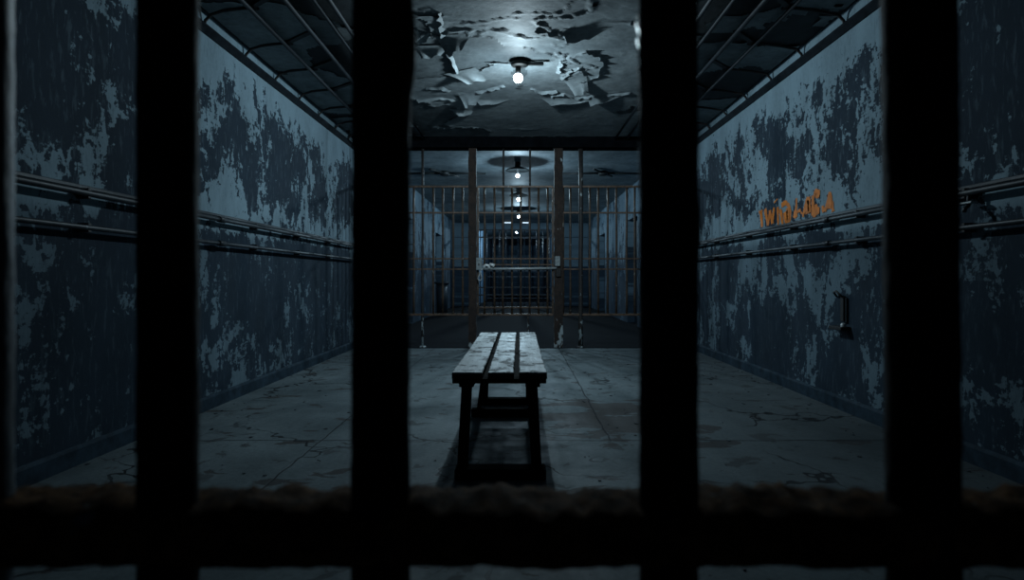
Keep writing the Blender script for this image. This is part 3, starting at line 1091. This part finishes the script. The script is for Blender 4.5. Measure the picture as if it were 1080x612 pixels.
def stroke(pts, w0, w1=None):
    w1 = w1 or w0
    rng = random.Random(len(gm.v))
    q = [W(*p) for p in pts]
    out = []
    for a, b in zip(q[:-1], q[1:]):
        n = max(2, int(math.dist(a, b) / .015))
        for k in range(n):
            t = k / n
            out.append((a[0] + (b[0] - a[0]) * t, a[1] + (b[1] - a[1]) * t))
    out.append(q[-1])
    i = len(gm.v)
    N = len(out)
    x = GX - .0004 * (len(gm.f) % 7)
    for k, (y, z) in enumerate(out):
        y2, z2 = out[min(k + 1, N - 1)]
        y1, z1 = out[max(k - 1, 0)]
        dy, dz = y2 - y1, z2 - z1
        L = math.hypot(dy, dz) or 1
        w = 1.1 * (w0 + (w1 - w0) * k / (N - 1)) * rng.uniform(.75, 1.2) / 2
        gm.v += [Vector((x, y - dz / L * w, z + dy / L * w)), Vector((x, y + dz / L * w, z - dy / L * w))]
    for k in range(N - 1):
        gm.f.append((i + 2 * k, i + 2 * k + 1, i + 2 * k + 3, i + 2 * k + 2))
        gm.sm.append(False)


for s in (
    ([(78, 330), (95, 505)], .075, .05), ([(60, 345), (82, 340)], .03, .03),
    ([(125, 310), (155, 485)], .06, .05), ([(155, 485), (178, 330)], .05, .045), ([(178, 330), (205, 465)], .05, .05), ([(205, 465), (225, 295)], .05, .04),
    ([(262, 290), (268, 500)], .055, .03), ([(222, 245), (262, 200)], .018, .010),
    ([(290, 310), (318, 500)], .05, .05), ([(300, 275), (345, 240), (378, 275), (395, 350), (390, 420), (340, 455)], .05, .06), ([(345, 340), (355, 450)], .11, .07), ([(372, 300), (372, 430)], .07, .05),
    ([(464, 195), (462, 290), (440, 410)], .03, .065), ([(462, 330), (466, 400)], .06, .03), ([(470, 345), (510, 320)], .025, .03),
    ([(585, 185), (555, 290), (532, 400)], .05, .03), ([(595, 180), (605, 350)], .06, .05), ([(560, 310), (600, 300)], .09, .09), ([(580, 220), (580, 340)], .07, .07), ([(510, 345), (540, 370)], .02, .02),
    ([(640, 165), (640, 380)], .05, .06), ([(640, 370), (700, 340), (705, 290)], .07, .04), ([(660, 300), (690, 290)], .06, .05), ([(655, 170), (672, 115), (705, 125), (700, 170), (668, 165)], .035, .045), ([(683, 130), (685, 165)], .06, .05),
    ([(745, 275), (748, 340)], .045, .03), ([(745, 330), (790, 300)], .04, .03), ([(822, 130), (800, 230), (775, 340)], .035, .035), ([(822, 130), (845, 250), (858, 340)], .035, .045), ([(800, 270), (845, 265)], .06, .07), ([(822, 190), (822, 270)], .05, .07),
):
    stroke(*s)
g = gm.build('graffiti', M['graffiti'], None, (GX, 6.0, 1.78))
tag(g, 'orange sprayed graffiti letters on the right wall just above the upper pipe', 'graffiti')

# ------------------------------------------------------------------ fallen paint chips on the floor
mb = MB()
rng = random.Random(21)
for k in range(300):
    y = 2.0 + 7.3 * rng.random() ** .8
    x = rng.uniform(XL + .1, XR - .1)
    if rng.random() < .35:
        x = (XL + .06 + abs(rng.gauss(0, .35))) if rng.random() < .5 else (XR - .06 - abs(rng.gauss(0, .35)))
    s = .005 + .017 * rng.random() ** 2.5
    if BX0 - .1 < x < BX1 + .1 and BY0 - .1 < y < BY1 + .1:
        continue
    n = rng.choice((4, 5, 6))
    a0 = rng.random() * 6.28
    i = len(mb.v)
    tl, td = rng.uniform(0, .35), rng.random() * 6.28
    ring = []
    for q in range(n):
        a = a0 + 6.283 * q / n
        r = s * rng.uniform(.5, 1.2)
        dx, dy = r * math.cos(a), r * math.sin(a)
        ring.append(Vector((x + dx, y + dy, .002 + max(0, tl * (dx * math.cos(td) + dy * math.sin(td))))))
    mb.v += ring + [v + Vector((0, 0, .003)) for v in ring]
    mb.f.append(tuple(i + n + q for q in range(n)))
    mb.f.append(tuple(i + q for q in reversed(range(n))))
    for q in range(n):
        mb.f.append((i + q, i + (q + 1) % n, i + n + (q + 1) % n, i + n + q))
    mb.sm += [False] * (n + 2)
tag(mb.build('paint_chips', M['chip'], None, (0, 5, 0)), 'small fallen chips of paint scattered over the concrete floor', 'debris', None, 'stuff')

# ------------------------------------------------------------------ world, camera
w = bpy.data.worlds.new('World')
bpy.context.scene.world = w
w.use_nodes = True
bg = w.node_tree.nodes['Background']
bg.inputs[0].default_value = (.30, .52, 1.0, 1)
bg.inputs[1].default_value = .007

cam = bpy.data.cameras.new('camera')
cam.sensor_fit = 'HORIZONTAL'
cam.sensor_width = 36
cam.lens = 36 * F / 1080
cam.shift_x = -(VX - 540) / 1080
cam.shift_y = -(306 - VY) / 1080
cam.clip_start = .02
cam.dof.use_dof = True
cam.dof.focus_distance = 6.0
cam.dof.aperture_fstop = cam.lens / 6.0
co = bpy.data.objects.new('camera', cam)
C.objects.link(co)
co.location = (0, 0, CH)
co.rotation_euler = (math.radians(90), 0, 0)
bpy.context.scene.camera = co
vs = bpy.context.scene.view_settings
vs.view_transform = 'Standard'
vs.look = 'None'
vs.exposure = 0
